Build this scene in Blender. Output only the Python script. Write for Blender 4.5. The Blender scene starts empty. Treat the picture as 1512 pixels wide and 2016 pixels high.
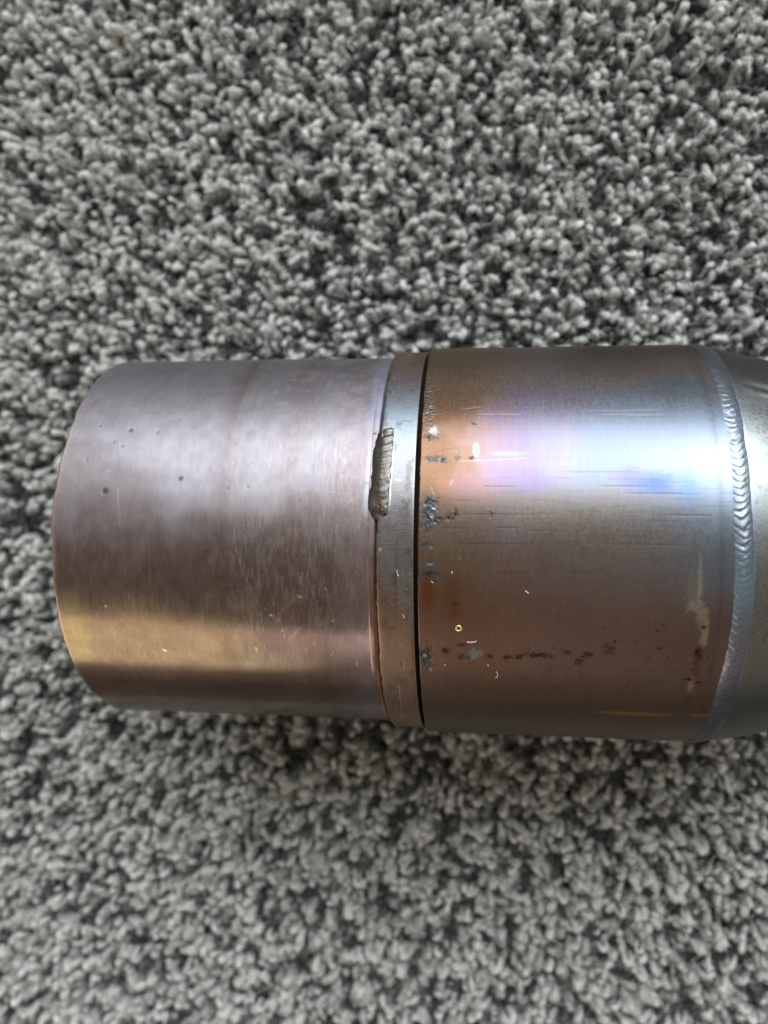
import bpy, math
import numpy as np
from mathutils import Matrix, Vector

sc = bpy.context.scene
COL = sc.collection
MM = 0.001
rng = np.random.default_rng(11)

# ------------------------------------------------------------------ camera
F_PX, IMG_W, IMG_H = 1563.0, 1512.0, 2016.0
YAW, PITCH, ROLL = math.radians(7.19), math.radians(-4.48), math.radians(-0.05)
CAM = np.array([7.6, 18.1, 161.8])                      # mm, pipe axis = X axis
def rot_cam():
    cy, sy, cp, sp, cr, sr = math.cos(YAW), math.sin(YAW), math.cos(PITCH), math.sin(PITCH), math.cos(ROLL), math.sin(ROLL)
    Rx = np.array([[1, 0, 0], [0, cp, -sp], [0, sp, cp]])
    Ry = np.array([[cy, 0, sy], [0, 1, 0], [-sy, 0, cy]])
    Rz = np.array([[cr, -sr, 0], [sr, cr, 0], [0, 0, 1]])
    return Rz @ Ry @ Rx
CR = rot_cam()
cam_d = bpy.data.cameras.new('camera')
cam_d.sensor_fit = 'VERTICAL'; cam_d.sensor_height = 24.0
cam_d.lens = F_PX / IMG_H * 24.0
cam_d.clip_start = 0.005; cam_d.clip_end = 50
cam_d.dof.use_dof = True
cam_d.dof.focus_distance = 0.133
cam_d.dof.aperture_fstop = 7.8
cam = bpy.data.objects.new('camera', cam_d); COL.objects.link(cam)
M4 = Matrix([list(CR[0]) + [CAM[0] * MM], list(CR[1]) + [CAM[1] * MM], list(CR[2]) + [CAM[2] * MM], [0, 0, 0, 1]])
cam.matrix_world = M4
sc.camera = cam

# ------------------------------------------------------------------ light
world = bpy.data.worlds.new('World'); sc.world = world; world.use_nodes = True
bg = world.node_tree.nodes['Background']
bg.inputs[0].default_value = (1.0, 0.91, 0.77, 1); bg.inputs[1].default_value = 0.27

def area(name, direction, dist, size, power, color):
    d = Vector(direction).normalized()
    l = bpy.data.lights.new(name, 'AREA'); l.shape = 'RECTANGLE'
    l.size, l.size_y = size; l.energy = power; l.color = color
    o = bpy.data.objects.new(name, l); COL.objects.link(o)
    o.location = d * dist
    o.rotation_euler = (-d).to_track_quat('-Z', 'Y').to_euler()
    return o
area('window_light', (0.15, 0.80, 0.65), 1.6, (2.1, 1.2), 31, (0.87, 0.95, 1.0))
area('window_pane_light', (0.46, 0.76, 0.62), 1.5, (0.50, 0.42), 2.6, (0.92, 0.97, 1.0))
area('room_light', (-0.75, -1.0, 0.57), 1.6, (1.4, 0.9), 4.4, (1.0, 0.88, 0.73))

sc.view_settings.view_transform = 'Standard'
sc.view_settings.look = 'None'
sc.view_settings.exposure = 0.45
sc.view_settings.gamma = 1.0
sc.cycles.max_bounces = 6; sc.cycles.diffuse_bounces = 2; sc.cycles.glossy_bounces = 4

# ------------------------------------------------------------------ helpers
def lin(r, g, b):
    c = np.array([r, g, b]) / 255.0
    return np.where(c <= 0.04045, c / 12.92, ((c + 0.055) / 1.055) ** 2.4)

def at(u, v, R):
    """photo pixel -> (x mm, angle rad from the top, + towards -Y) on a cylinder of radius R about X"""
    d = CR @ np.array([(u - IMG_W / 2) / F_PX, -(v - IMG_H / 2) / F_PX, -1.0])
    a = d[1] ** 2 + d[2] ** 2; b = CAM[1] * d[1] + CAM[2] * d[2]; c = CAM[1] ** 2 + CAM[2] ** 2 - R * R
    t = (-b - math.sqrt(max(b * b - a * c, 0))) / a
    p = CAM + t * d
    return p[0], math.atan2(-p[1], p[2])

def vnoise(x, y, seed):
    r = np.random.default_rng(seed); N = 512
    g = r.random((N, N))
    xi = np.floor(x).astype(int); yi = np.floor(y).astype(int)
    fx = x - xi; fy = y - yi
    fx = fx * fx * (3 - 2 * fx); fy = fy * fy * (3 - 2 * fy)
    a = g[xi % N, yi % N]; b = g[(xi + 1) % N, yi % N]; c = g[xi % N, (yi + 1) % N]; d = g[(xi + 1) % N, (yi + 1) % N]
    return (a * (1 - fx) + b * fx) * (1 - fy) + (c * (1 - fx) + d * fx) * fy
def fbm(x, y, seed, o=4):
    s = 0; w = 0.5; t = 0
    for i in range(o):
        s = s + w * vnoise(x * 2 ** i + 7.3 * i, y * 2 ** i + 3.1 * i, seed + i); t += w; w *= 0.55
    return s / t
def sst(a, b, x):
    t = np.clip((x - a) / (b - a), 0, 1); return t * t * (3 - 2 * t)
def mixc(C, c, m):
    return C * (1 - m[:, None]) + np.asarray(c)[None, :] * m[:, None]

def tagged(o, label=None, cat=None, kind=None, group=None):
    if label: o['label'] = label
    if cat: o['category'] = cat
    if kind: o['kind'] = kind
    if group: o['group'] = group
    return o

def mesh_np(name, V, F, mat, parent=None, smooth=True, attrs=None):
    me = bpy.data.meshes.new(name)
    V = np.asarray(V, dtype=np.float32); F = np.asarray(F, dtype=np.int32)
    k = F.shape[1]
    me.vertices.add(len(V)); me.vertices.foreach_set('co', V.ravel())
    me.loops.add(F.size); me.loops.foreach_set('vertex_index', F.ravel())
    me.polygons.add(len(F)); me.polygons.foreach_set('loop_start', np.arange(0, F.size, k, dtype=np.int32))
    me.polygons.foreach_set('loop_total', np.full(len(F), k, dtype=np.int32))
    me.update(calc_edges=True)
    if smooth: me.polygons.foreach_set('use_smooth', np.ones(len(F), dtype=bool))
    for an, (ty, arr) in (attrs or {}).items():
        a = me.attributes.new(an, ty, 'POINT')
        a.data.foreach_set({'FLOAT_COLOR': 'color', 'FLOAT': 'value', 'FLOAT_VECTOR': 'vector'}[ty], np.asarray(arr, dtype=np.float32).ravel())
    me.validate(); me.update()
    if mat: me.materials.append(mat)
    o = bpy.data.objects.new(name, me); COL.objects.link(o)
    if parent: o.parent = parent
    return o

def grid_faces(nr, nc, wrap):
    i = np.arange(nr - 1)[:, None]; j = np.arange(nc if wrap else nc - 1)[None, :]
    j2 = (j + 1) % nc
    return np.stack([i * nc + j, i * nc + j2, (i + 1) * nc + j2, (i + 1) * nc + j], -1).reshape(-1, 4)

# ------------------------------------------------------------------ materials
def nt(name):
    m = bpy.data.materials.new(name); m.use_nodes = True
    return m, m.node_tree.nodes, m.node_tree.links, m.node_tree.nodes['Principled BSDF']

def metal_material(name, brush=(9.0, 0.22), cross=0.0, bump=0.12, rough_gain=0.16, tint=0.28, metallic=1.0):
    """oxidised brushed metal: colour, roughness and cylindrical coordinates come from the mesh,
    fine grain and brushing from noise"""
    m, N, L, P = nt(name)
    P.inputs['Metallic'].default_value = metallic
    P.inputs['Specular Tint'].default_value = (0.82, 0.78, 0.75, 1)
    ac = N.new('ShaderNodeAttribute'); ac.attribute_name = 'oxide'
    ar = N.new('ShaderNodeAttribute'); ar.attribute_name = 'rough'
    ay = N.new('ShaderNodeAttribute'); ay.attribute_name = 'cyl'
    mp = N.new('ShaderNodeMapping'); mp.inputs['Scale'].default_value = (brush[0], brush[1], 0)
    L.new(ay.outputs['Vector'], mp.inputs['Vector'])
    n1 = N.new('ShaderNodeTexNoise'); n1.inputs['Scale'].default_value = 1.0; n1.inputs['Detail'].default_value = 5
    n1.inputs['Roughness'].default_value = 0.65
    L.new(mp.outputs[0], n1.inputs['Vector'])
    mp2 = N.new('ShaderNodeMapping'); mp2.inputs['Scale'].default_value = (0.12, 7.0, 0)
    L.new(ay.outputs['Vector'], mp2.inputs['Vector'])
    n2 = N.new('ShaderNodeTexNoise'); n2.inputs['Scale'].default_value = 1.0; n2.inputs['Detail'].default_value = 3
    L.new(mp2.outputs[0], n2.inputs['Vector'])
    n3 = N.new('ShaderNodeTexNoise'); n3.inputs['Scale'].default_value = 6.0; n3.inputs['Detail'].default_value = 6
    n3.inputs['Roughness'].default_value = 0.7
    L.new(ay.outputs['Vector'], n3.inputs['Vector'])
    def math_(op, a, b=None, c=None):
        q = N.new('ShaderNodeMath'); q.operation = op
        for k, s in enumerate((a, b, c)):
            if s is None: continue
            if isinstance(s, (int, float)): q.inputs[k].default_value = s
            else: L.new(s, q.inputs[k])
        return q.outputs[0]
    g = math_('ADD', math_('SUBTRACT', n1.outputs['Fac'], 0.5), math_('MULTIPLY', math_('SUBTRACT', n3.outputs['Fac'], 0.5), 0.6))
    if cross: g = math_('ADD', g, math_('MULTIPLY', math_('SUBTRACT', n2.outputs['Fac'], 0.5), cross))
    val = math_('MULTIPLY_ADD', g, tint * 2.0, 1.0)
    hs = N.new('ShaderNodeHueSaturation'); L.new(ac.outputs['Color'], hs.inputs['Color']); L.new(val, hs.inputs['Value'])
    L.new(hs.outputs[0], P.inputs['Base Color'])
    r = math_('MULTIPLY_ADD', g, rough_gain * 2, ar.outputs['Fac'])
    L.new(r, P.inputs['Roughness'])
    b = N.new('ShaderNodeBump'); b.inputs['Strength'].default_value = bump; b.inputs['Distance'].default_value = 0.00008
    L.new(g, b.inputs['Height']); L.new(b.outputs[0], P.inputs['Normal'])
    return m

M_LEFT = metal_material('brushed_mauve_oxide', (10.0, 0.35), bump=0.05, tint=0.14, rough_gain=0.1)
M_RING = metal_material('collar_steel', (0.5, 5.0), bump=0.08)
M_RIGHT = metal_material('heat_tinted_steel', (8.0, 0.3), cross=0.35, bump=0.05, tint=0.16, rough_gain=0.1)
M_CONE = metal_material('cast_reducer_steel', (3.0, 3.0), bump=0.25, tint=0.2)
M_BEAD = metal_material('weld_bead_steel', (2.0, 2.0), bump=0.15, tint=0.15)

m, N, L, P = nt('slot_shade_metal'); M_SLOT_SHADE = m  # near-black colour stands in for the shade inside the slot
P.inputs['Base Color'].default_value = (0.012, 0.011, 0.010, 1); P.inputs['Roughness'].default_value = 0.8
nn = N.new('ShaderNodeTexNoise'); nn.inputs['Scale'].default_value = 900
cr_ = N.new('ShaderNodeValToRGB'); cr_.color_ramp.elements[0].color = (0.006, 0.006, 0.006, 1); cr_.color_ramp.elements[1].color = (0.03, 0.024, 0.02, 1)
L.new(nn.outputs['Fac'], cr_.inputs[0]); L.new(cr_.outputs[0], P.inputs['Base Color'])

def plain(name, c0, c1, rough, metallic=0.0, scale=1500):
    m, N, L, P = nt(name)
    n = N.new('ShaderNodeTexNoise'); n.inputs['Scale'].default_value = scale
    tc = N.new('ShaderNodeTexCoord'); L.new(tc.outputs['Object'], n.inputs['Vector'])
    r = N.new('ShaderNodeValToRGB'); r.color_ramp.elements[0].color = (*c0, 1); r.color_ramp.elements[1].color = (*c1, 1)
    r.color_ramp.elements[0].position = .3; r.color_ramp.elements[1].position = .7
    L.new(n.outputs['Fac'], r.inputs[0]); L.new(r.outputs[0], P.inputs['Base Color'])
    P.inputs['Roughness'].default_value = rough; P.inputs['Metallic'].default_value = metallic
    return m
M_BRASS = plain('brass_fleck', (0.75, 0.52, 0.20), (0.95, 0.78, 0.42), 0.35, 0.6)
M_LINT = plain('white_lint', (0.72, 0.70, 0.66), (0.85, 0.84, 0.82), 0.7)

# ------------------------------------------------------------------ carpet
PILE_TOP = -37.6
m, N, L, P = nt('carpet_backing'); M_BACK = m
tc = N.new('ShaderNodeTexCoord')
n = N.new('ShaderNodeTexNoise'); n.inputs['Scale'].default_value = 320; n.inputs['Detail'].default_value = 5
L.new(tc.outputs['Object'], n.inputs['Vector'])
r = N.new('ShaderNodeValToRGB')
r.color_ramp.elements[0].position = .38; r.color_ramp.elements[0].color = (0.02, 0.022, 0.025, 1)
r.color_ramp.elements[1].position = .62; r.color_ramp.elements[1].color = (0.30, 0.30, 0.28, 1)
L.new(n.outputs['Fac'], r.inputs[0]); L.new(r.outputs[0], P.inputs['Base Color']); P.inputs['Roughness'].default_value = 1.0
b = N.new('ShaderNodeBump'); b.inputs['Distance'].default_value = 0.002; L.new(n.outputs['Fac'], b.inputs['Height']); L.new(b.outputs[0], P.inputs['Normal'])
zb = PILE_TOP - 4.1
nx = 41
gx, gy = np.meshgrid(np.linspace(-1500, 1500, nx), np.linspace(-1500, 1500, nx), indexing='ij')
gz = zb + 0 * gx
carpet = mesh_np('carpet', np.stack([gx.ravel(), gy.ravel(), gz.ravel()], 1) * MM, grid_faces(nx, nx, False)[:, ::-1], M_BACK, smooth=False)
tagged(carpet, 'grey flecked loop pile carpet under the pipe', None, 'structure')

m, N, L, P = nt('heathered_yarn'); M_YARN = m
ai = N.new('ShaderNodeAttribute'); ai.attribute_type = 'INSTANCER'; ai.attribute_name = 'tone'
af = N.new('ShaderNodeAttribute'); af.attribute_name = 'fibre'
ad = N.new('ShaderNodeMath'); ad.operation = 'MULTIPLY_ADD'; ad.inputs[1].default_value = 0.85
sb = N.new('ShaderNodeMath'); sb.operation = 'SUBTRACT'; sb.inputs[1].default_value = 0.5
L.new(af.outputs['Fac'], sb.inputs[0]); L.new(sb.outputs[0], ad.inputs[0]); L.new(ai.outputs['Fac'], ad.inputs[2])
r = N.new('ShaderNodeValToRGB'); el = r.color_ramp.elements
el[0].position = 0.0; el[0].color = (0.020, 0.024, 0.030, 1)
el[1].position = 1.0; el[1].color = (0.77, 0.77, 0.735, 1)
e = el.new(0.3); e.color = (0.105, 0.108, 0.108, 1)
e = el.new(0.62); e.color = (0.40, 0.395, 0.37, 1)
L.new(ad.outputs[0], r.inputs[0]); L.new(r.outputs[0], P.inputs['Base Color'])
P.inputs['Roughness'].default_value = 0.75
P.inputs['Sheen Weight'].default_value = 0.15

def tuft_mesh(k):
    r = np.random.default_rng(100 + k)
    V = []; F = []; A = []; base = 0
    a = r.uniform(0.25, 1.25); h = r.uniform(3.0, 4.6); yr = r.uniform(0.50, 0.95); lean = r.uniform(-0.5, 0.5, 2)
    kind = k % 4 == 3                                     # a frayed, more open tuft
    nf = 34; ns = 9
    tw = r.uniform(1.2, 2.6) * r.choice([-1, 1])
    for f in range(nf + 1):
        core = f == nf
        q = r.random(); rad0 = yr * math.sqrt(r.uniform(0.25, 1.0)); ph0 = r.uniform(0, 2 * math.pi)
        fr = r.uniform(0.06, 0.13)
        t = np.linspace(0.0, 1.0, ns)
        ang = math.pi * t
        cx = -a * np.cos(ang); cz = h * np.sin(ang) ** 0.62; cy = 0 * t
        tx = np.gradient(cx); tz = np.gradient(cz); ln = np.hypot(tx, tz) + 1e-9; tx, tz = tx / ln, tz / ln
        nxn, nzn = -tz, tx
        ph = ph0 + tw * math.pi * (t - .5) + r.normal(0, .30, ns).cumsum() * .5
        rr = rad0 * (1 + (0.55 * r.random() if kind else 0.28 * r.random()) * np.sin(math.pi * t) + r.normal(0, .06, ns))
        if core: rr = 0 * t; fr = yr * 0.62; q = 0.30
        px = cx + nxn * np.cos(ph) * rr + lean[0] * (cz / h) ** 2; py = cy + np.sin(ph) * rr + lean[1] * (cz / h) ** 2
        pz = cz + nzn * np.cos(ph) * rr
        if not core and r.random() < 0.15:                # stray fibre
            s = slice(0, int(ns * .6)); k2 = np.linspace(0, 1, ns) ** 2 * 1.6
            px = px + k2 * r.normal(0, 1); py = py + k2 * r.normal(0, 1); pz = np.maximum(pz, cz.max() * np.minimum(1, t * 2.2) * .9)
            fr *= .6
        pts = np.stack([px, py, pz], 1)
        T = np.gradient(pts, axis=0); T /= np.linalg.norm(T, axis=1)[:, None] + 1e-9
        up = np.array([0.13, 1.0, 0.21]); B = np.cross(T, up); B /= np.linalg.norm(B, axis=1)[:, None] + 1e-9; C2 = np.cross(T, B)
        m_ = 6 if core else 3
        for j in range(m_):
            w = 2 * math.pi * j / m_
            V.append(pts + fr * (math.cos(w) * B + math.sin(w) * C2))
        idx = np.arange(ns - 1)
        for j in range(m_):
            j2 = (j + 1) % m_
            F.append(np.stack([base + j * ns + idx, base + j2 * ns + idx, base + j2 * ns + idx + 1, base + j * ns + idx + 1], 1))
        A += [q] * (m_ * ns); base += m_ * ns
    V = np.concatenate(V); F = np.concatenate(F)
    V[:, 2] -= h * 0.0
    me_o = mesh_np('tuft', V * MM, F, M_YARN, attrs={'fibre': ('FLOAT', A)})
    COL.objects.unlink(me_o)
    return me_o

tuft_col = bpy.data.collections.new('tufts')
for k in range(24): tuft_col.objects.link(tuft_mesh(k))

SP = 2.05
ix, iy = np.meshgrid(np.arange(-92, 92), np.arange(-92, 100), indexing='ij')
px = (ix * SP + (iy % 2) * SP * .5).ravel().astype(float); py = (iy * SP * .9).ravel().astype(float)
px += rng.normal(0, .55, px.size); py += rng.normal(0, .55, py.size)
keep = (np.abs(px - 8) < 138) & (np.abs(py - 8) < 155)
px, py = px[keep], py[keep]; n_t = px.size
# the pipe presses the pile down along its line of contact
press = np.exp(-(py / 9.0) ** 2) * sst(-20, 0, px) * 0.9
lo = fbm(px / 3.1, py / 3.1, 41, 2)
tone = np.where(rng.random(n_t) < 0.37 + (lo - .5) * -1.1, rng.normal(0.10, .09, n_t), rng.normal(0.87, .14, n_t)) + (lo - .5) * .35
pz = zb + rng.normal(0, .45, n_t) - press + (tone - .6) * 1.8 + (lo - .5) * 1.0
rotv = np.stack([rng.normal(0, .24, n_t), rng.normal(0, .24, n_t), rng.normal(0.75, .9, n_t)], 1)
scl = np.clip(rng.normal(.86, .13, n_t), .55, 1.3)
me = bpy.data.meshes.new('carpet_pile')
me.vertices.add(n_t); me.vertices.foreach_set('co', (np.stack([px, py, pz], 1) * MM).astype(np.float32).ravel())
for an, ty, arr, fld in (('tone', 'FLOAT', tone, 'value'), ('spin', 'FLOAT_VECTOR', rotv, 'vector'), ('size', 'FLOAT', scl, 'value')):
    a_ = me.attributes.new(an, ty, 'POINT'); a_.data.foreach_set(fld, arr.astype(np.float32).ravel())
a_ = me.attributes.new('pick', 'INT', 'POINT'); a_.data.foreach_set('value', rng.integers(0, 24, n_t).astype(np.int32))
me.materials.append(M_YARN)
pile = bpy.data.objects.new('carpet_pile', me); COL.objects.link(pile); pile.parent = carpet
tagged(pile, 'light and charcoal grey yarn tufts of the carpet pile', None, 'stuff')
ng = bpy.data.node_groups.new('pile', 'GeometryNodeTree')
ng.interface.new_socket('Geometry', in_out='INPUT', socket_type='NodeSocketGeometry')
ng.interface.new_socket('Geometry', in_out='OUTPUT', socket_type='NodeSocketGeometry')
gi = ng.nodes.new('NodeGroupInput'); go = ng.nodes.new('NodeGroupOutput')
m2p = ng.nodes.new('GeometryNodeMeshToPoints')
iop = ng.nodes.new('GeometryNodeInstanceOnPoints'); iop.inputs['Pick Instance'].default_value = True
ci = ng.nodes.new('GeometryNodeCollectionInfo'); ci.inputs['Collection'].default_value = tuft_col
ci.inputs['Separate Children'].default_value = True; ci.inputs['Reset Children'].default_value = True
def nattr(name, ty):
    q = ng.nodes.new('GeometryNodeInputNamedAttribute'); q.data_type = ty; q.inputs['Name'].default_value = name
    return next(s for s in q.outputs if s.enabled and s.name == 'Attribute')
ng.links.new(gi.outputs[0], m2p.inputs['Mesh']); ng.links.new(m2p.outputs[0], iop.inputs['Points'])
ng.links.new(ci.outputs[0], iop.inputs['Instance'])
ng.links.new(nattr('pick', 'INT'), iop.inputs['Instance Index'])
e2r = ng.nodes.new('FunctionNodeEulerToRotation'); ng.links.new(nattr('spin', 'FLOAT_VECTOR'), e2r.inputs[0])
ng.links.new(e2r.outputs[0], iop.inputs['Rotation']); ng.links.new(nattr('size', 'FLOAT'), iop.inputs['Scale'])
ng.links.new(iop.outputs[0], go.inputs[0])
md = pile.modifiers.new('pile', 'NODES'); md.node_group = ng

# ------------------------------------------------------------------ pipe
R1, R2, R3 = 36.44, 37.45, 38.10
X_END, X_LIP, X_RING, X_GAP, X_WELD = -65.0, -9.25, -3.38, -2.65, 45.4
pipe = bpy.data.objects.new('exhaust_pipe', None); COL.objects.link(pipe)
tagged(pipe, 'heat tinted brushed steel exhaust pipe lying on the grey carpet', 'pipe')

def theta_rows(n_dense, lim=math.radians(100), n_back=50):
    d = np.linspace(-lim, lim, n_dense)
    b = np.linspace(lim, 2 * math.pi - lim, n_back + 2)[1:-1]
    return np.concatenate([d, b])

def oxide(C, k, sat):
    g = C.mean(1, keepdims=True)
    return np.clip((g + (C - g) * sat) * k, .006, .95)

def revolve(name, prof_x, prof_r, th, mat, paint, k=.75, sat=1.0, parent=pipe):
    nr, nc = len(prof_x), len(th)
    X = np.repeat(prof_x, nc); R = np.repeat(prof_r, nc); T = np.tile(th, nr)
    C, rough, dr, dx = paint(X, T, R)
    C = oxide(C, k, sat)
    R = R + dr; X2 = X + dx
    V = np.stack([X2, -R * np.sin(T), R * np.cos(T)], 1) * MM
    Tw = np.where(T > math.pi, T - 2 * math.pi, T)
    cyl = np.stack([X, Tw * np.repeat(prof_r, nc), np.zeros_like(X)], 1)
    F = grid_faces(nr, nc, True)
    return mesh_np(name, V, F, mat, parent, attrs={
        'oxide': ('FLOAT_COLOR', np.concatenate([np.clip(C, 0.004, 0.98), np.ones((len(C), 1))], 1)),
        'rough': ('FLOAT', np.clip(rough, .08, .95)), 'cyl': ('FLOAT_VECTOR', cyl)})

class Field:
    """colour, roughness and relief over a tube, in millimetres along (X) and round (S) it"""
    def __init__(s, X, T, R0):
        s.X = X; s.T = np.where(T > math.pi, T - 2 * math.pi, T); s.R0 = R0; s.S = s.T * R0
        s.deg = np.degrees(s.T)
        s.wob = fbm(X * .9, s.S * .9, 5, 4) - .5
        s.wobf = fbm(X * 3.2, s.S * 3.2, 15, 3) - .5
        s.dr = np.zeros_like(X); s.dx = np.zeros_like(X)
    def blob(s, u, v, au, av, soft=.5, rag=.8, fine=0.0, R=None):
        x0, t0 = at(u, v, R or s.R0); s0 = t0 * s.R0
        d = np.sqrt(((s.X - x0) / au) ** 2 + ((s.S - s0) / av) ** 2) + s.wob * rag * 2 + s.wobf * fine * 2
        return 1 - sst(1 - soft, 1 + soft * .3, d)
    def line(s, u0, v0, u1, v1, w, rag=.3):
        x0, t0 = at(u0, v0, s.R0); x1, t1 = at(u1, v1, s.R0)
        a = np.array([x0, t0 * s.R0]); b_ = np.array([x1, t1 * s.R0]); ab = b_ - a; l2 = ab @ ab + 1e-9
        h = np.clip(((s.X - a[0]) * ab[0] + (s.S - a[1]) * ab[1]) / l2, 0, 1)
        d = np.hypot(s.X - a[0] - h * ab[0], s.S - a[1] - h * ab[1]) / w
        tap = 0.35 + 0.65 * np.sin(np.clip(h, 0.02, .98) * math.pi) ** .5
        return (1 - sst(.5, 1.1, d / tap + s.wobf * rag))

# ---- plain tube on the left
def paint_left(X, T, R):
    f = Field(X, T, R1); deg = f.deg
    wide = fbm(X * .06 + 3, f.S * .06, 21, 3); streak = fbm(X * .8, f.S * .05, 22, 4); brush = fbm(X * 5.0, f.S * .12, 23, 3)
    C = np.tile(lin(160, 150, 154), (len(X), 1))
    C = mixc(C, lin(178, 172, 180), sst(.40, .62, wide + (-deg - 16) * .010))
    C = mixc(C, lin(120, 99, 92), sst(-18, 2, deg + (streak - .5) * 8 + (fbm(X * .3, f.S * .3, 30, 3) - .5) * 8) * .85)  # brown oxide, darkened further to paint in the dim overhead reflection
    # straw tint towards the open end, low on the near side
    C = mixc(C, lin(164, 143, 116), sst(7, 19, deg + (brush - .5) * 7 + (fbm(X * .4, f.S * .4, 29, 3) - .5) * 12) * (1 - sst(-38, -26, X + (streak - .5) * 12)) * .80)
    C = mixc(C, lin(150, 140, 120), sst(-36, -34, X + (brush - .5) * 3) * (1 - sst(-22, -18, X + (brush - .5) * 5)) * sst(22, 34, deg + (brush - .5) * 14) * .85)
    C = mixc(C, lin(180, 162, 120), f.blob(150, 1250, 4, 9, .8, .3) * .7)
    C = mixc(C, lin(122, 100, 90), sst(30, 36, deg) * .85)  # dark lower band: the shadowed carpet's reflection painted into the colour
    # heat bands round the tube
    xb = X + (streak - .5) * 2.2
    C = mixc(C, lin(120, 98, 90), np.exp(-((xb + 35.5) / 1.6) ** 2) * .35)
    C = mixc(C, lin(150, 122, 120), np.exp(-((xb + 24) / 2.5) ** 2) * .3)
    C = mixc(C, lin(172, 154, 158), sst(-20, -11, xb) * .5)
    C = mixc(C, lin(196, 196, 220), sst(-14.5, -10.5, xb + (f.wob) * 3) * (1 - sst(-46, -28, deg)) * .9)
    # the edge rolled in towards the collar, bare copper brown, its low highlight painted pale
    C = mixc(C, lin(150, 112, 92), sst(-10.9, -10.2, X + f.wob * .5) * sst(-6, 6, deg) * .85)
    C = mixc(C, lin(205, 165, 130), sst(-10.5, -9.9, X + f.wob * .3) * sst(28, 40, deg) * .8)
    # pale flux line beside the tack weld
    for (u, v, a, b_) in ((722, 975, .7, 2.6), (725, 930, .6, 3.0), (730, 885, .55, 2.6), (720, 1003, .8, 1.6)):
        C = mixc(C, lin(200, 208, 214), f.blob(u, v, a * .85, b_, .7, .25, .25) * .75)
    C = mixc(C, lin(196, 140, 120), f.blob(742, 852, .8, .6, .6, .6, .5) * .5)
    C = mixc(C, lin(70, 52, 44), f.blob(738, 855, .35, .22, .5, .5, .5) * .8)
    # brushing
    C = C * (1 + (fbm(X * 6.0, f.S * .45, 27, 3) - .5)[:, None] * .20 + (streak - .5)[:, None] * .08 + (fbm(X * .5, f.S * .5, 28, 4) - .5)[:, None] * .35)
    C = mixc(C, lin(206, 190, 176), sst(.66, .80, fbm(X * 7.0, f.S * .5, 26, 3) + (wide - .5) * .3) * .15 * sst(-35, -15, deg))
    # pits, lint-sized bright nicks, pale bloom
    for (u, v, s_) in ((258, 847, .55), (355, 942, .55), (207, 967, .65), (488, 960, .35), (448, 963, .28), (224, 869, .35), (240, 878, .35), (197, 838, .3), (380, 840, .2), (420, 842, .2), (310, 850, .35), (170, 905, .3)):
        mk = f.blob(u, v, s_, s_, .8, .25)
        C = mixc(C, lin(62, 56, 56), mk * (.7 if s_ > .5 else .3)); f.dr -= mk * .04
    rr = np.random.default_rng(77)
    for _ in range(70):
        u, v = rr.uniform(440, 735), rr.uniform(860, 1330); ln = rr.uniform(4, 22); an = rr.normal(math.pi / 2, .25)
        mk = f.line(u, v, u + math.cos(an) * ln, v + math.sin(an) * ln, rr.uniform(.05, .11))
        C = mixc(C, lin(224, 214, 204), mk * rr.uniform(.15, .55))
    for _ in range(90):
        u, v = rr.uniform(140, 735), rr.uniform(750, 1380); ln = rr.uniform(4, 18); an = rr.uniform(0, math.pi)
        c = rr.choice([70, 225])
        C = mixc(C, lin(c, c * .94, c * .9), f.line(u, v, u + math.cos(an) * ln, v + math.sin(an) * ln, rr.uniform(.04, .08)) * rr.uniform(.1, .4))
    for _ in range(38):
        u, v = rr.uniform(130, 740), rr.uniform(760, 1380)
        mk = f.blob(u, v, rr.uniform(.05, .11), rr.uniform(.05, .11), .6, .15)
        C = mixc(C, lin(232, 220, 206), mk * rr.uniform(.2, .6))
    for (u, v, a) in ((590, 1175, .45), (534, 1212, .3), (640, 1160, .25), (655, 1222, .3), (615, 1165, .2), (208, 1194, .4), (325, 1280, .4)):
        C = mixc(C, lin(240, 230, 215), f.blob(u, v, a, a * .7, .6, .6, .5) * .85)
    for (u0, v0, u1, v1, w) in ((240, 770, 700, 768, .10), (150, 870, 176, 850, .2), (232, 960, 236, 1035, .35), (580, 1040, 590, 1060, .1), (440, 1092, 460, 1086, .09), (590, 1235, 570, 1260, .12), (565, 960, 690, 972, .08)):
        C = mixc(C, lin(196, 176, 180), f.line(u0, v0, u1, v1, w) * .45)
    sm = sst(.50, .70, fbm(X * 4.5, f.S * .6, 34, 3) * .6 + fbm(X * .5, f.S * .3, 35, 3) * .5)
    C = mixc(C, lin(196, 186, 180), sm * sst(-42, -30, X) * sst(-44, -34, deg) * (1 - sst(14, 26, deg)) * .30)
    bl = fbm(X * .55, f.S * .55, 31, 4)
    C = mixc(C, lin(204, 196, 200), sst(.58, .72, bl) * (1 - sst(-48, -36, deg)) * sst(-40, -25, X) * .55)
    # open end: thin worn rim
    rim = np.exp(-((X - X_END) / .45) ** 2)
    C = mixc(C, lin(214, 186, 172), rim * .9)
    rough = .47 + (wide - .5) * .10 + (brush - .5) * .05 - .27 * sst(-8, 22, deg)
    # shape: lip rolled in, dent and nick at the open end
    outer = R > R1 - .6
    f.dx += np.where(X < X_END + 6, (fbm(f.S * .35, X * 0, 51, 5) - .5) * .8 * (1 - sst(X_END, X_END + 6, X)), 0)
    x0, t0 = at(170, 1345, R1)
    f.dx += np.where(X < X_END + 4, 1.2 * sst(0, .35, f.T - t0) * (1 - sst(.10, .55, f.T - t0)) * (1 - sst(X_END, X_END + 4, X)), 0)
    f.dr += outer * (fbm(X * .05, f.S * .04, 61, 2) - .5) * .25
    return C, rough, f.dr, f.dx

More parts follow.
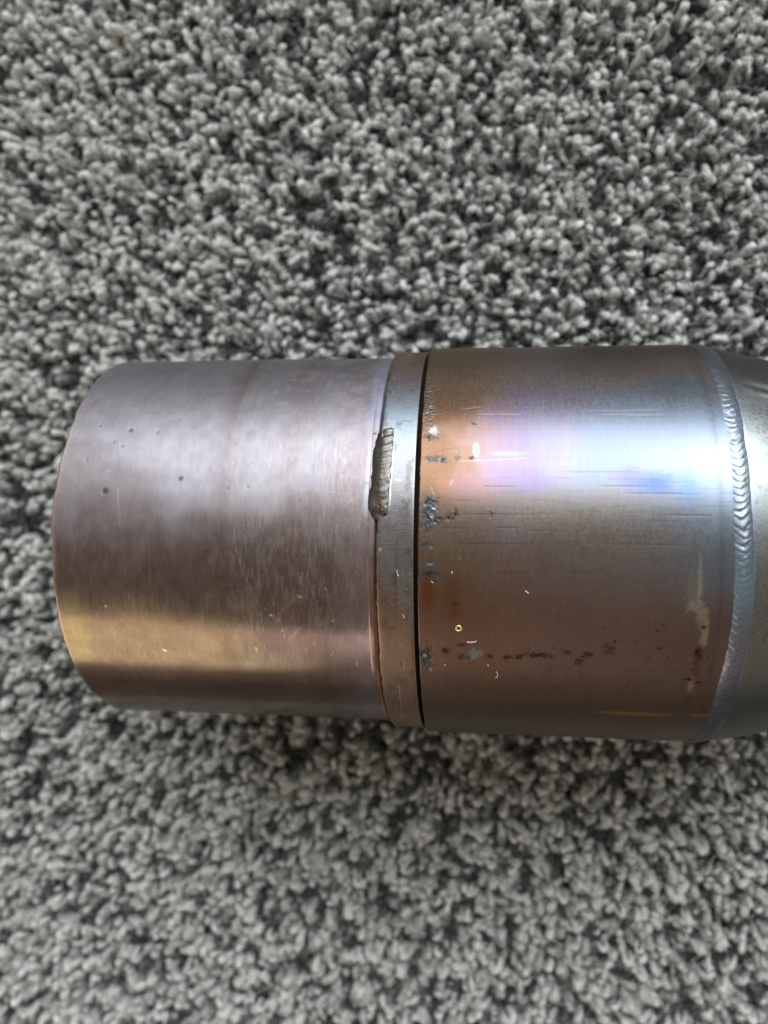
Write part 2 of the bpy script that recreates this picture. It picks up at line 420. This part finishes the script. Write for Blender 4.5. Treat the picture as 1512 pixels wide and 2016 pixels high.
xs = np.concatenate([[X_LIP - 8, X_LIP - .8], [X_LIP - .25]])          # placeholder for inner wall at the lip
px_ = np.concatenate([[X_END + 30, X_END + .1], [X_END], np.linspace(X_END + .12, X_LIP - 1.6, 250), np.linspace(X_LIP - 1.5, X_LIP, 16), [X_LIP + .1, X_LIP + .1]])
pr_ = np.concatenate([[R1 - 1.5, R1 - 1.5], [R1 - .12], np.full(250, R1), R1 + .04 - .95 * np.clip((np.linspace(0, 1, 16) - .35) / .65, 0, 1) ** 2.4, [R1 - 1.6, R1 - 3]])
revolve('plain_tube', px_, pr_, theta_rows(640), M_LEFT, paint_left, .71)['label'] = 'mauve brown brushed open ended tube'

# ---- collar between the two tubes
def paint_ring(X, T, R):
    f = Field(X, T, R2); deg = f.deg
    wide = fbm(X * .15, f.S * .08, 121, 3); spk = fbm(X * 4, f.S * 4, 122, 3)
    C = np.tile(lin(144, 140, 142), (len(X), 1))
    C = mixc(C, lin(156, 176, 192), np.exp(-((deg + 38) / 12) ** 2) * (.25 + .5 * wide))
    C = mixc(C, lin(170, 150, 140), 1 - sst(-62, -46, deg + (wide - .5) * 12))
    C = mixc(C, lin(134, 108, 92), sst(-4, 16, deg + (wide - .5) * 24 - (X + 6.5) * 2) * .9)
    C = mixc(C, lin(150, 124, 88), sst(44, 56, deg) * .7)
    C = C * (1 + (spk - .5)[:, None] * .35 + (wide - .5)[:, None] * .25)
    C = mixc(C, lin(70, 58, 52), sst(.66, .76, spk) * .35)
    for (u0, v0, u1, v1, w, c) in ((776, 945, 790, 945, .1, 230), (772, 930, 780, 960, .06, 120), (750, 1136, 775, 1137, .07, 60), (752, 1233, 778, 1235, .07, 60),
                                   (790, 829, 836, 830, .07, 90), (781, 1060, 780, 1230, .10, 86), (785, 1330, 795, 1425, .10, 200), (814, 1280, 822, 1300, .1, 170), (818, 1330, 828, 1380, .16, 190)):
        C = mixc(C, lin(c, c * .93, c * .85), f.line(u0, v0, u1, v1, w) * .6)
    for (u, v) in ((776, 745), (773, 772), (801, 1160), (749, 1082)):
        C = mixc(C, lin(240, 225, 205), f.blob(u, v, .2, .3, .5, .4) * .8)
    rr = np.random.default_rng(99)
    for _ in range(70):
        u, v = rr.uniform(752, 832), rr.uniform(710, 1420); q = rr.random() < .6; ln = rr.uniform(6, 40)
        c = rr.choice([60, 90, 215])
        C = mixc(C, lin(c, c * .93, c * .86), f.line(u, v, u + (rr.normal(0, 2) if q else ln), v + (ln if q else rr.normal(0, 2)), rr.uniform(.04, .08)) * rr.uniform(.12, .4))
    C = mixc(C, lin(96, 84, 76), sst(.56, .72, fbm(X * .9, f.S * .5, 131, 4)) * .45)
    # bright worn edges
    e = np.maximum(np.exp(-((X - X_RING) / .16) ** 2), np.exp(-((X - (X_LIP - .1)) / .12) ** 2) * sst(-20, 5, deg))
    C = mixc(C, lin(215, 195, 170), e * .5 * (.4 + spk))
    # white halo beside the tack weld
    for (u, v, a, b_) in ((776, 862, .35, .8), (773, 885, .16, 2.), (770, 930, .14, 3.0), (768, 975, .14, 2.6), (760, 1005, .16, 1.4)):
        C = mixc(C, lin(226, 220, 206), f.blob(u, v, a, b_, .5, .25) * .8)
    rough = .38 + (wide - .5) * .15
    f.dx += np.where(X < X_LIP + .3, (fbm(f.S * .5, X * 0, 151, 4) - .5) * .35 + .25 * sst(30, 60, deg), 0)
    return C, rough, f.dr, f.dx
nxr = 44
px_ = np.concatenate([[X_LIP - .1, X_LIP - .1], np.linspace(X_LIP - .02, X_RING - .02, nxr), [X_RING, X_RING]])
pr_ = np.concatenate([[R1 - 1.4, R2 - .22], R2 - .10 * np.abs(np.linspace(-1, 1, nxr)) ** 12, [R2 - .2, R1 - 2.4]])
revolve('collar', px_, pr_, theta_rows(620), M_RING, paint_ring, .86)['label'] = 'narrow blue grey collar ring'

# ---- sleeve in the slot between collar and outer tube, slot shade painted near black
def paint_plain(X, T, R):
    return np.tile([.02, .02, .02], (len(X), 1)), np.full(len(X), .8), 0 * X, 0 * X
revolve('inner_sleeve', np.array([X_LIP - 14, X_RING, X_GAP, X_GAP + 20]), np.array([R1 - 1.9] * 4), theta_rows(120), M_SLOT_SHADE, paint_plain)

# ---- outer tube on the right
def paint_right(X, T, R):
    f = Field(X, T, R3); deg = f.deg
    wide = fbm(X * .07, f.S * .07, 221, 3); mid = fbm(X * .35, f.S * .35, 222, 4); fine = fbm(X * 4, f.S * 4, 223, 3)
    ax = fbm(X * .06, f.S * 4.5, 224, 3); brush = fbm(X * 6, f.S * .3, 225, 3)
    t = (X - X_GAP) / (X_WELD - X_GAP)
    # temper colours run from the weld: blue, violet, rose, straw brown
    s_ = t + (wide - .5) * .34 + (mid - .5) * .22 - sst(-4, 20, deg) * .12 + np.exp(-((deg + 14) / 10) ** 2) * .10
    C = np.tile(lin(170, 130, 104), (len(X), 1))
    stops = ((.02, .14, (184, 146, 126)), (.12, .24, (194, 162, 162)), (.22, .38, (184, 168, 198)), (.36, .54, (184, 180, 198)), (.50, .66, (172, 182, 204)), (.78, .95, (174, 188, 208)))
    for a, b_, c in stops: C = mixc(C, lin(*c), sst(a, b_, s_))
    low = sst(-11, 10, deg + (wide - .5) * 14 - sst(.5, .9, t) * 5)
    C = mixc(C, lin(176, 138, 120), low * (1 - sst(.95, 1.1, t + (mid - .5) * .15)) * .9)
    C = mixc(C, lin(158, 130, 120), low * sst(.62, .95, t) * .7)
    C = mixc(C, lin(140, 118, 106), sst(24, 36, deg + (mid - .5) * 8) * .9)  # underside made darker, painting in the reflection of shadowed carpet
    C = mixc(C, lin(184, 166, 148), sst(-24, -12, deg + (wide - .5) * 10) * (1 - low) * (1 - sst(.72, .98, t + (mid - .5) * .2)) * .75)
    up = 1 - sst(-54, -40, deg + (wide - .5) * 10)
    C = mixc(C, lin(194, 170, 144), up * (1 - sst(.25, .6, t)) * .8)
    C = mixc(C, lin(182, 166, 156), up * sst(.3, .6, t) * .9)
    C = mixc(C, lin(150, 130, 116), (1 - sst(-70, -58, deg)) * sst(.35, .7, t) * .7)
    # patches of tint near the highlight
    for (u, v, a, b_, c, k) in ((930, 960, 5, 3.2, (206, 164, 176), .5), (1000, 925, 5, 3, (190, 166, 204), .5), (1050, 950, 4, 2.5, (178, 162, 216), .6), (1290, 950, 4.5, 2.4, (120, 146, 222), .9), (1240, 935, 3.5, 2, (160, 154, 220), .75),
                              (1355, 960, 2, 3.5, (140, 174, 226), .75), (1330, 760, 7, 4, (150, 162, 182), .7), (1320, 1010, 8, 4, (164, 170, 186), .5), (937, 885, .7, 1.6, (170, 225, 215), .8), (1000, 893, 3, .5, (190, 215, 230), .6),
                              (890, 1180, 2.4, 5, (170, 104, 62), .55), (842, 1170, 1.3, 4.5, (168, 98, 46), .75), (870, 960, 1.2, 3, (205, 150, 120), .5)):
        C = mixc(C, lin(*c), f.blob(u, v, a, b_, .9, .25) * k)
    C = C * (1 + (fine - .5)[:, None] * .16 + (brush - .5)[:, None] * .12 + (ax - .5)[:, None] * .10)
    rough = .35 + (wide - .5) * .10 + (fine - .5) * .10 + .06 * up
    # drag lines along the tube
    rr = np.random.default_rng(88)
    for (u0, v0, u1, v1, w, d) in ((1040, 930, 1230, 928, .09, 1), (1000, 949, 1330, 950, .07, 1), (1000, 958, 1190, 957, .06, 1), (990, 1013, 1330, 1015, .07, 1), (860, 1069, 1330, 1073, .08, 1), (860, 1040, 1000, 1038, .07, 1), (980, 1127, 1120, 1128, .07, 1), (1170, 972, 1290, 972, .06, 1),
                                   (850, 985, 980, 986, .06, 1), (845, 894, 885, 879, .14, 1), (900, 1155, 1010, 1158, .06, 1), (1120, 840, 1320, 808, .0, 0), (1150, 809, 1320, 809, .10, 2), (1190, 817, 1310, 818, .10, 2), (905, 808, 958, 800, .10, 2), (910, 806, 945, 803, .09, 2), (908, 908, 1035, 902, .16, 2), (815, 816, 1100, 817, .06, 2), (1120, 1110, 1360, 1106, .0, 0), (1280, 887, 1315, 884, .12, 2),
                                   (885, 955, 893, 942, .14, 2), (848, 957, 856, 976, .12, 2), (1040, 796, 1050, 794, .1, 2)):
        if not w: continue
        if d == 1: u0 -= (u1 - u0) * .25; u1 += (u1 - u0) * .45; u0 = max(u0, 842); u1 = min(u1, 1400); w *= .7
        mk = f.line(u0, v0, u1, v1, w)
        C = mixc(C, lin(78, 66, 58) if d == 1 else lin(236, 228, 220), mk * (.30 if d == 1 else .35)); f.dr -= mk * .012
    for _ in range(55):
        u, v = rr.uniform(860, 1380), rr.uniform(930, 1060); ln = rr.uniform(60, 260)
        C = mixc(C, lin(92, 78, 68), f.line(u, v, u + ln, v + rr.normal(0, 1), rr.uniform(.03, .05)) * rr.uniform(.08, .25))
    for _ in range(120):
        u, v = rr.uniform(850, 1370), rr.uniform(720, 1380)
        mk = f.blob(u, v, rr.uniform(.07, .15), rr.uniform(.07, .13), .6, .2)
        C = mixc(C, lin(226, 206, 186), mk * rr.uniform(.25, .8))
    for _ in range(60):
        u, v = rr.uniform(1080, 1400), rr.uniform(1230, 1420); q = rr.uniform(.12, .34)
        C = mixc(C, lin(52, 44, 40), f.blob(u, v, q, q * .8, .6, .5, .4) * rr.uniform(.3, .75))
    # pale bloom on the upper flank
    bl = fbm(X * 2.8, f.S * 2.8, 231, 4)
    C = mixc(C, lin(208, 194, 178), sst(.57, .68, bl) * (1 - sst(-48, -36, deg)) * sst(-66, -58, deg) * (1 - sst(20, 30, X)) * .22)
    # torn grey smears along the cut edge and the rust line
    G = lin(120, 124, 128)
    for (u, v, a, b_, c, k) in ((846, 800, .9, 5, (140, 134, 130), .55), (838, 770, .8, 4, (130, 122, 114), .6), (848, 811, .7, .9, (150, 150, 152), .9), (848, 860, 1.0, .7, (96, 100, 102), .95), (852, 848, .75, .9, (236, 236, 232), 1), (852, 903, 1.9, .6, (112, 114, 116), .95), (872, 908, .8, .55, (122, 120, 126), .9), (900, 900, .5, .9, (130, 126, 134), .85), (927, 901, .45, .4, (84, 84, 84), .9),
                              (933, 833, .5, .6, (140, 136, 140), .8), (850, 986, 1.4, .9, (116, 118, 122), .95), (844, 1012, 1.8, 1.9, (108, 112, 116), 1), (866, 1024, 1.0, .6, (104, 106, 106), .95), (884, 1018, 1.0, .45, (100, 100, 100), .95), (899, 1010, .5, .45, (80, 80, 80), .95), (838, 1033, 1.1, .6, (120, 124, 128), .95), (968, 1012, .6, .5, (96, 92, 90), .7),
                              (838, 1072, 1.3, .5, (128, 132, 136), .95), (845, 1111, 1.3, .5, (140, 144, 148), .9), (848, 1131, 1.5, .55, (92, 96, 104), 1), (860, 1138, .7, .7, (128, 128, 132), .85), (897, 1190, .7, .7, (100, 88, 84), .7), (906, 1096, .5, .4, (190, 176, 168), .7),
                              (838, 1292, 1.2, 2.4, (96, 102, 102), 1), (846, 1308, .9, 1.5, (120, 124, 124), .8), (880, 1282, .7, .9, (72, 66, 64), .8), (912, 1293, 1.1, .8, (104, 106, 104), .9), (936, 1286, 1.0, 1.1, (176, 184, 182), .95), (962, 1292, .9, .5, (60, 48, 44), .7), (1000, 1294, .9, .5, (52, 42, 38), .7), (1022, 1293, .7, .5, (52, 42, 38), .7), (1066, 1290, 2.6, .6, (54, 44, 42), .7), (1045, 1289, 1.0, .45, (50, 40, 38), .7), (912, 1269, .8, .35, (60, 50, 46), .7), (1118, 1285, .8, .5, (54, 46, 42), .6), (1158, 1290, .9, .7, (50, 42, 40), .7), (1140, 1305, .8, 1.0, (58, 50, 48), .6), (1200, 1280, 1.0, 1.2, (60, 50, 46), .5)):
        mk = f.blob(u, v, a * 1.05, b_ * 1.05, .6, .5, .9)
        C = mixc(C, lin(*c), mk * k); rough = rough + mk * (fine - .35) * .5
        f.dr += mk * (fine - .55) * .16
    for (u, v, a, b_) in ((856, 1000, .5, .3), (850, 1015, .4, .3), (846, 1112, .5, .2), (850, 1078, .4, .2), (836, 1290, .3, .5), (848, 1318, .3, .5)):
        C = mixc(C, lin(225, 225, 225), f.blob(u, v, a, b_, .4, .6, .7) * .8)  # white glints on the torn chips, painted as colour
    # scar beside the weld: bare patch running into rust
    for (u, v, a, b_, c, k) in ((1368, 1165, 1.3, 3.2, (168, 164, 158), .7), (1378, 1150, .35, 4.5, (210, 200, 190), .7), (1372, 1195, 1.4, 1.0, (190, 180, 168), .8), (1384, 1215, .8, 2.0, (186, 174, 158), .85), (1388, 1245, .5, 2.2, (190, 170, 150), .85), (1384, 1265, .6, 1.0, (196, 176, 150), .8), (1376, 1290, .6, 2.0, (120, 84, 60), .8), (1372, 1318, .5, 2.0, (150, 112, 80), .8), (1360, 1350, .45, 1.6, (196, 156, 124), .8), (1354, 1385, .5, 2.2, (140, 100, 84), .7), (1386, 1235, .3, .35, (48, 34, 28), .9), (1374, 1285, .35, .7, (58, 38, 26), .8), (1355, 1338, .6, .35, (48, 40, 36), .8), (1376, 1344, .45, .3, (48, 40, 36), .8)):
        C = mixc(C, lin(*c) * (1.5 if sum(c) > 400 else 1.0), f.blob(u, v, a * 1.3, b_ * 1.15, .8, .22, .6) * min(1, k * 1.05))
    # orange rubbed strip low on the near side
    C = mixc(C, lin(214, 158, 82), f.blob(1250, 1406, 7.5, .75, .5, .12, .15) * .95)
    C = mixc(C, lin(214, 158, 82), f.blob(1378, 1411, 2.0, .7, .5, .12, .15) * .95)
    # dark cut edge
    e = np.exp(-((X - X_GAP) / .14) ** 2)
    C = mixc(C, lin(190, 130, 80), e * .5)
    # heat shadow line close to the weld
    C = mixc(C, lin(110, 104, 108), np.exp(-((X - X_WELD + 2.2) / .5) ** 2) * .25)
    f.dr += np.where(R > R3 - .6, (fbm(X * .05, f.S * .05, 261, 2) - .5) * .22 - .15 * sst(34, 44, X) * sst(20, 60, deg), 0)
    f.dx += np.where(X < X_GAP + .4, (fbm(f.S * .8, X * 0, 251, 4) - .5) * .18, 0)
    return C, rough, f.dr, f.dx
nxr = 330
px_ = np.concatenate([[X_GAP + 8, X_GAP + .02], [X_GAP], np.linspace(X_GAP + .06, X_WELD + .5, nxr)])
pr_ = np.concatenate([[R3 - 1.5, R3 - 1.5], [R3 - .08], np.full(nxr, R3) - .15 * sst(.9, 1, np.linspace(0, 1, nxr))])
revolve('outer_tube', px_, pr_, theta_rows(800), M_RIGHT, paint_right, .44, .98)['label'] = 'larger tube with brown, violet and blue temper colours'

# ---- reducer beyond the seam weld
def paint_cone(X, T, R):
    f = Field(X, T, R3); deg = f.deg
    wide = fbm(X * .12, f.S * .12, 321, 3); spk = fbm(X * 2.6, f.S * 2.6, 322, 4); fine = fbm(X * 6, f.S * 6, 323, 2)
    C = np.tile(lin(172, 178, 180), (len(X), 1))
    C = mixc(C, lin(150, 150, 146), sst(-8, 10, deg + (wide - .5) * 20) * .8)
    C = mixc(C, lin(104, 106, 102), sst(22, 38, deg) * .8)  # darker low side, reflected carpet shade put into the colour
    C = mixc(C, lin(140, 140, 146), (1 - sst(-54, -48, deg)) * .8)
    dens = np.exp(-((deg + 38) / 9) ** 2) + .9 * np.exp(-((deg - 11) / 9) ** 2)
    C = mixc(C, lin(92, 88, 72), sst(.60, .72, fbm(X * 3.6, f.S * 3.6, 324, 4) + (dens - .6) * .12) * .45)
    C = C * (1 + (fine - .5)[:, None] * .2 + (wide - .5)[:, None] * .2)
    rough = .34 + (spk - .5) * .2
    # crease where the reducer wall folds
    x0, t0 = at(1490, 768, 36.6)
    c = (f.T - t0 - (X - x0) * .004) * 37
    w = sst(X_WELD + 3, X_WELD + 8, X)
    f.dr += w * (-.22 * np.exp(-((c + .2) / .9) ** 2) + .14 * np.exp(-((c - 1.4) / .8) ** 2) - .5 * sst(-1, -9, c) * 1.0)
    return C, rough, f.dr, f.dx
cx = np.array([X_WELD - .5, X_WELD + 1, X_WELD + 4, 53, 57, 61, 66, 72, 80, 92]); cr2 = np.array([37.75, 37.75, 37.6, 37.0, 36.1, 35.0, 33.4, 31.2, 28.6, 25.5])
px_ = np.linspace(cx[0], cx[-1], 150); pr_ = np.interp(px_, cx, cr2)
kk = np.ones(9) / 9; pr_s = np.convolve(np.pad(pr_, 4, mode='edge'), kk, 'valid'); pr_ = pr_s
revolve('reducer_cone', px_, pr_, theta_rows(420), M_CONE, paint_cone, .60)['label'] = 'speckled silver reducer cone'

# ---- rippled seam weld between outer tube and reducer
def paint_bead(X, T, R):
    f = Field(X, T, R3); deg = f.deg; S = f.S
    xc = X_WELD + .75 + (fbm(S * .12, S * 0, 401, 2) - .5) * .7
    hw = 1.65 + (fbm(S * .4, S * 0, 402, 2) - .5) * .35
    w = (X - xc) / hw
    inside = np.clip(1 - w * w, 0, 1)
    wq = w + (fbm(S * .7, X * 0, 407, 2) - .5) * .7
    q = S / 1.2 + 1.25 * np.sqrt(wq * wq + .10) + (fbm(S * .45, X * .3, 403, 3) - .5) * 1.3
    saw = q - np.floor(q)
    rip = (sst(0, .82, saw) * (1 - sst(.86, 1.0, saw)))
    amp = .008 + .050 * fbm(S * .25, S * 0, 404, 2)
    amp = amp * (.25 + .75 * sst(-46, -28, deg))
    f.dr += inside ** 1.4 * (.36 + amp * (rip - .5) * 2.2 + (fbm(X * 1.2, S * .8, 408, 3) - .5) * .12) - .12 * (1 - sst(0, .12, inside))
    fine = fbm(X * 5, S * 5, 405, 3); wide = fbm(X * .1, S * .15, 406, 2)
    C = np.tile(lin(172, 182, 198), (len(X), 1))
    C = mixc(C, lin(160, 158, 172), sst(-2, 18, deg)); C = mixc(C, lin(118, 118, 128), sst(24, 36, deg))  # bead darkens underneath, painted shade from the carpet reflection
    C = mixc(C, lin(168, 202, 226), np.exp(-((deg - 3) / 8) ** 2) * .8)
    C = C * (1 + (fine - .5)[:, None] * .2 + (wide - .5)[:, None] * .2)
    C = mixc(C, lin(88, 84, 86), (1 - sst(.0, .10, saw)) * .18 * inside)
    C = mixc(C, lin(90, 84, 84), np.exp(-((w + .95) / .14) ** 2) * .6 * (.25 + .75 * sst(5, 25, deg)))
    return C, .35 + (fine - .5) * .12, f.dr, f.dx
px_ = np.linspace(X_WELD - 1.5, X_WELD + 2.7, 46)
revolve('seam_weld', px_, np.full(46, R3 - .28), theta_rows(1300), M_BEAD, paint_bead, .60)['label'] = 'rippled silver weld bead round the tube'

# ---- short tack weld joining tube and collar
ctr = [(761, 835, 1.0), (759, 845, 1.5), (755, 862, 1.75), (752, 890, 1.8), (749, 925, 1.8), (747, 950, 1.8), (745, 975, 1.85), (744, 990, 1.8), (745, 1003, 1.8), (745, 1014, 1.6), (745, 1022, 1.0)]
pts = np.array([(*at(u, v, R2 + .3), hw) for u, v, hw in ctr])
NS, NW = 170, 44
tt = np.linspace(0, len(pts) - 1, NS)
cxp = np.interp(tt, np.arange(len(pts)), pts[:, 0]); ctp = np.interp(tt, np.arange(len(pts)), pts[:, 1]); chw = np.interp(tt, np.arange(len(pts)), pts[:, 2])
k5 = np.ones(9) / 9
cxp, chw = [np.convolve(np.pad(a_, 4, mode='edge'), k5, 'valid') for a_ in (cxp, chw)]
ss = (ctp - ctp[0]) * R2; Ltot = ss[-1]
wv = np.linspace(-1, 1, NW)
S2, W2 = np.meshgrid(ss, wv, indexing='ij'); Xc = np.repeat(cxp[:, None], NW, 1); Hw = np.repeat(chw[:, None], NW, 1); Tc = np.repeat(ctp[:, None], NW, 1)
edge = 1 + (fbm(S2.ravel() * .9, W2.ravel() * 0 + np.sign(W2.ravel()) * 3, 501, 3).reshape(S2.shape) - .5) * .30
Xb = Xc + W2 * Hw * edge
# overlapping puddles: each a step that sinks towards the next one
cuts = np.array([0, 1.6, 2.9, 4.2, 5.0, 6.0, 7.6, 9.4, 11.2, 40]) * (Ltot / 14.2)
bow = S2 - .75 * (1 - W2 ** 2) + .45
idx = np.clip(np.searchsorted(cuts, bow.ravel(), side='right') - 1, 0, 8).reshape(S2.shape)
c0 = cuts[idx]; ph = (bow - c0) / (np.minimum(cuts[idx + 1], Ltot + 1.0) - c0)
dome = np.clip(1 - W2 ** 2, 0, 1) ** .7
ends = sst(-.1, 1.0, S2) * (1 - sst(Ltot - 1.3, Ltot + .1, S2) * .55)
hgt = dome * ends * (.80 + .24 * (1 - np.clip(ph, 0, 1)) * sst(0, .40, ph)) + (fbm(Xb.ravel() * 2, S2.ravel() * 2, 502, 3).reshape(S2.shape) - .5) * .08 * ends
crater = np.exp(-(((S2 - Ltot + 2.0) / 1.2) ** 2 + ((W2 + .1) / .55) ** 2))
hgt -= crater * .18 * (0.6 + fbm(Xb.ravel() * 3, S2.ravel() * 3, 503, 3).reshape(S2.shape))
base_r = np.where(Xb < X_LIP - .1, R1 - .15, R2 - .15); base_r = R1 - .05 + (R2 - R1) * (W2 * .5 + .5)
Rb = base_r - .02 + hgt * .78 - .10 * (1 - dome)
V = np.stack([Xb, -Rb * np.sin(Tc), Rb * np.cos(Tc)], -1).reshape(-1, 3) * MM
fine = fbm(Xb.ravel() * 4, S2.ravel() * 4, 504, 3); wd = fbm(Xb.ravel() * .7, S2.ravel() * .5, 505, 2)
C = np.tile(lin(150, 147, 144), (V.shape[0], 1))
C = mixc(C, lin(150, 138, 122), sst(.45, .65, wd) * .5)
C = mixc(C, lin(126, 130, 138), sst(.2, .9, W2.ravel()) * .5)
C = mixc(C, lin(70, 66, 64), (1 - sst(0, .25, ph.ravel())) * .12)
C = mixc(C, lin(176, 136, 116), crater.ravel() * .9)
C = mixc(C, lin(198, 180, 172), np.exp(-(((S2 - Ltot + 2.6) / .9) ** 2 + ((W2 + .45) / .35) ** 2)).ravel() * .8)
C = mixc(C, lin(84, 52, 40), sst(.52, .66, fine) * sst(Ltot - 3.6, Ltot - 1.2, S2.ravel()) * .8)
C = mixc(C, lin(190, 182, 166), sst(.80, .95, np.abs(W2.ravel())) * .6)
C = oxide(C * (1 + (fine - .5)[:, None] * .18), .50, .95)
mesh_np('tack_weld', V, grid_faces(NS, NW, False)[:, ::-1], M_BEAD, pipe, attrs={
    'oxide': ('FLOAT_COLOR', np.concatenate([np.clip(C, .01, .95), np.ones((len(C), 1))], 1)),
    'rough': ('FLOAT', .36 + (fine - .5) * .25), 'cyl': ('FLOAT_VECTOR', np.stack([Xb.ravel(), S2.ravel(), 0 * S2.ravel()], 1))})['label'] = 'short grey tack weld with a rusty crater'

# ------------------------------------------------------------------ small things lying on the pipe
def tube_mesh(name, P3, rad, mat, closed=False, m_=6):
    P3 = np.asarray(P3, float); n_ = len(P3)
    T = (np.roll(P3, -1, 0) - np.roll(P3, 1, 0)) if closed else np.gradient(P3, axis=0)
    T /= np.linalg.norm(T, axis=1)[:, None]
    up = P3 * [0, 1, 1]; up /= np.linalg.norm(up, axis=1)[:, None]
    B = np.cross(T, up); B /= np.linalg.norm(B, axis=1)[:, None] + 1e-9; U = np.cross(B, T)
    w = np.linspace(0, 2 * math.pi, m_, endpoint=False)
    rd = np.full(n_, rad) if closed else rad * np.clip(np.sin(np.linspace(.12, math.pi - .12, n_)) * 1.8, .3, 1)
    V = P3[:, None, :] + rd[:, None, None] * (np.cos(w)[None, :, None] * B[:, None, :] + np.sin(w)[None, :, None] * U[:, None, :])
    V = V.reshape(-1, 3); F = grid_faces(n_, m_, True)
    if closed:
        j = np.arange(m_); F = np.concatenate([F, np.stack([(n_ - 1) * m_ + j, (n_ - 1) * m_ + (j + 1) % m_, (j + 1) % m_, j], 1)])
    o_ = V.mean(0)
    ob = mesh_np(name, (V - o_) * MM, F, mat); ob.location = o_ * MM
    return ob
def on(u, v, R, lift):
    x, t = at(u, v, R); r_ = R + lift
    return np.array([x, -r_ * math.sin(t), r_ * math.cos(t)])

ring = [on(903 + 5.2 * math.cos(a_) * (1 + .08 * math.sin(3 * a_)), 1236 + 4.8 * math.sin(a_), R3 + .1, .16) for a_ in np.linspace(0, 2 * math.pi, 22, endpoint=False)]
tagged(tube_mesh('brass_ring', ring, .14, M_BRASS, True), 'tiny golden ring speck lying on the brown lower side of the outer tube', 'metal speck')
def fibre(pix, rad, R, label, lift=.12):
    pix = np.array(pix, float); k_ = np.linspace(0, len(pix) - 1, 14)
    u = np.interp(k_, np.arange(len(pix)), pix[:, 0]); v = np.interp(k_, np.arange(len(pix)), pix[:, 1])
    o_ = tube_mesh('lint_fibre', [on(a_, b_, R + .1, lift) for a_, b_ in zip(u, v)], rad * .7, M_LINT)
    tagged(o_, label, 'lint', group='lint fibres on the pipe'); return o_
fibre([(763, 928), (767, 942), (770, 953)], .07, R2 + 1.0, 'white lint needle lying on the short tack weld', .15)
fibre([(919, 1262), (922, 1264), (936, 1263), (938, 1260)], .09, R3, 'white staple shaped lint fibre below the golden ring speck')
fibre([(977, 1320), (980, 1328), (978, 1333), (975, 1333)], .06, R3, 'white curled lint fibre lowest on the brown tube')
fibre([(1034, 1162), (1037, 1165), (1041, 1168)], .08, R3, 'short white lint fibre alone on the middle of the outer tube')
fibre([(890, 1124), (890, 1129)], .10, R3, 'stubby white lint fibre just right of the torn grey nicks')
fibre([(781, 1120), (783, 1132), (786, 1134)], .06, R2, 'white hooked lint fibre on the upper collar ring')
fibre([(793, 1208), (795, 1213), (797, 1216)], .06, R2, 'white curved lint fibre on the lower brown part of the collar ring')
fibre([(849, 1143), (853, 1148)], .06, R3, 'white lint fibre under the torn nicks at the tube edge')
fibre([(877, 1306), (876, 1310)], .08, R3, 'white lint fibre beside the large grey torn patch')
fibre([(960, 1307), (962, 1311)], .07, R3, 'white lint fibre under the row of dark pits')
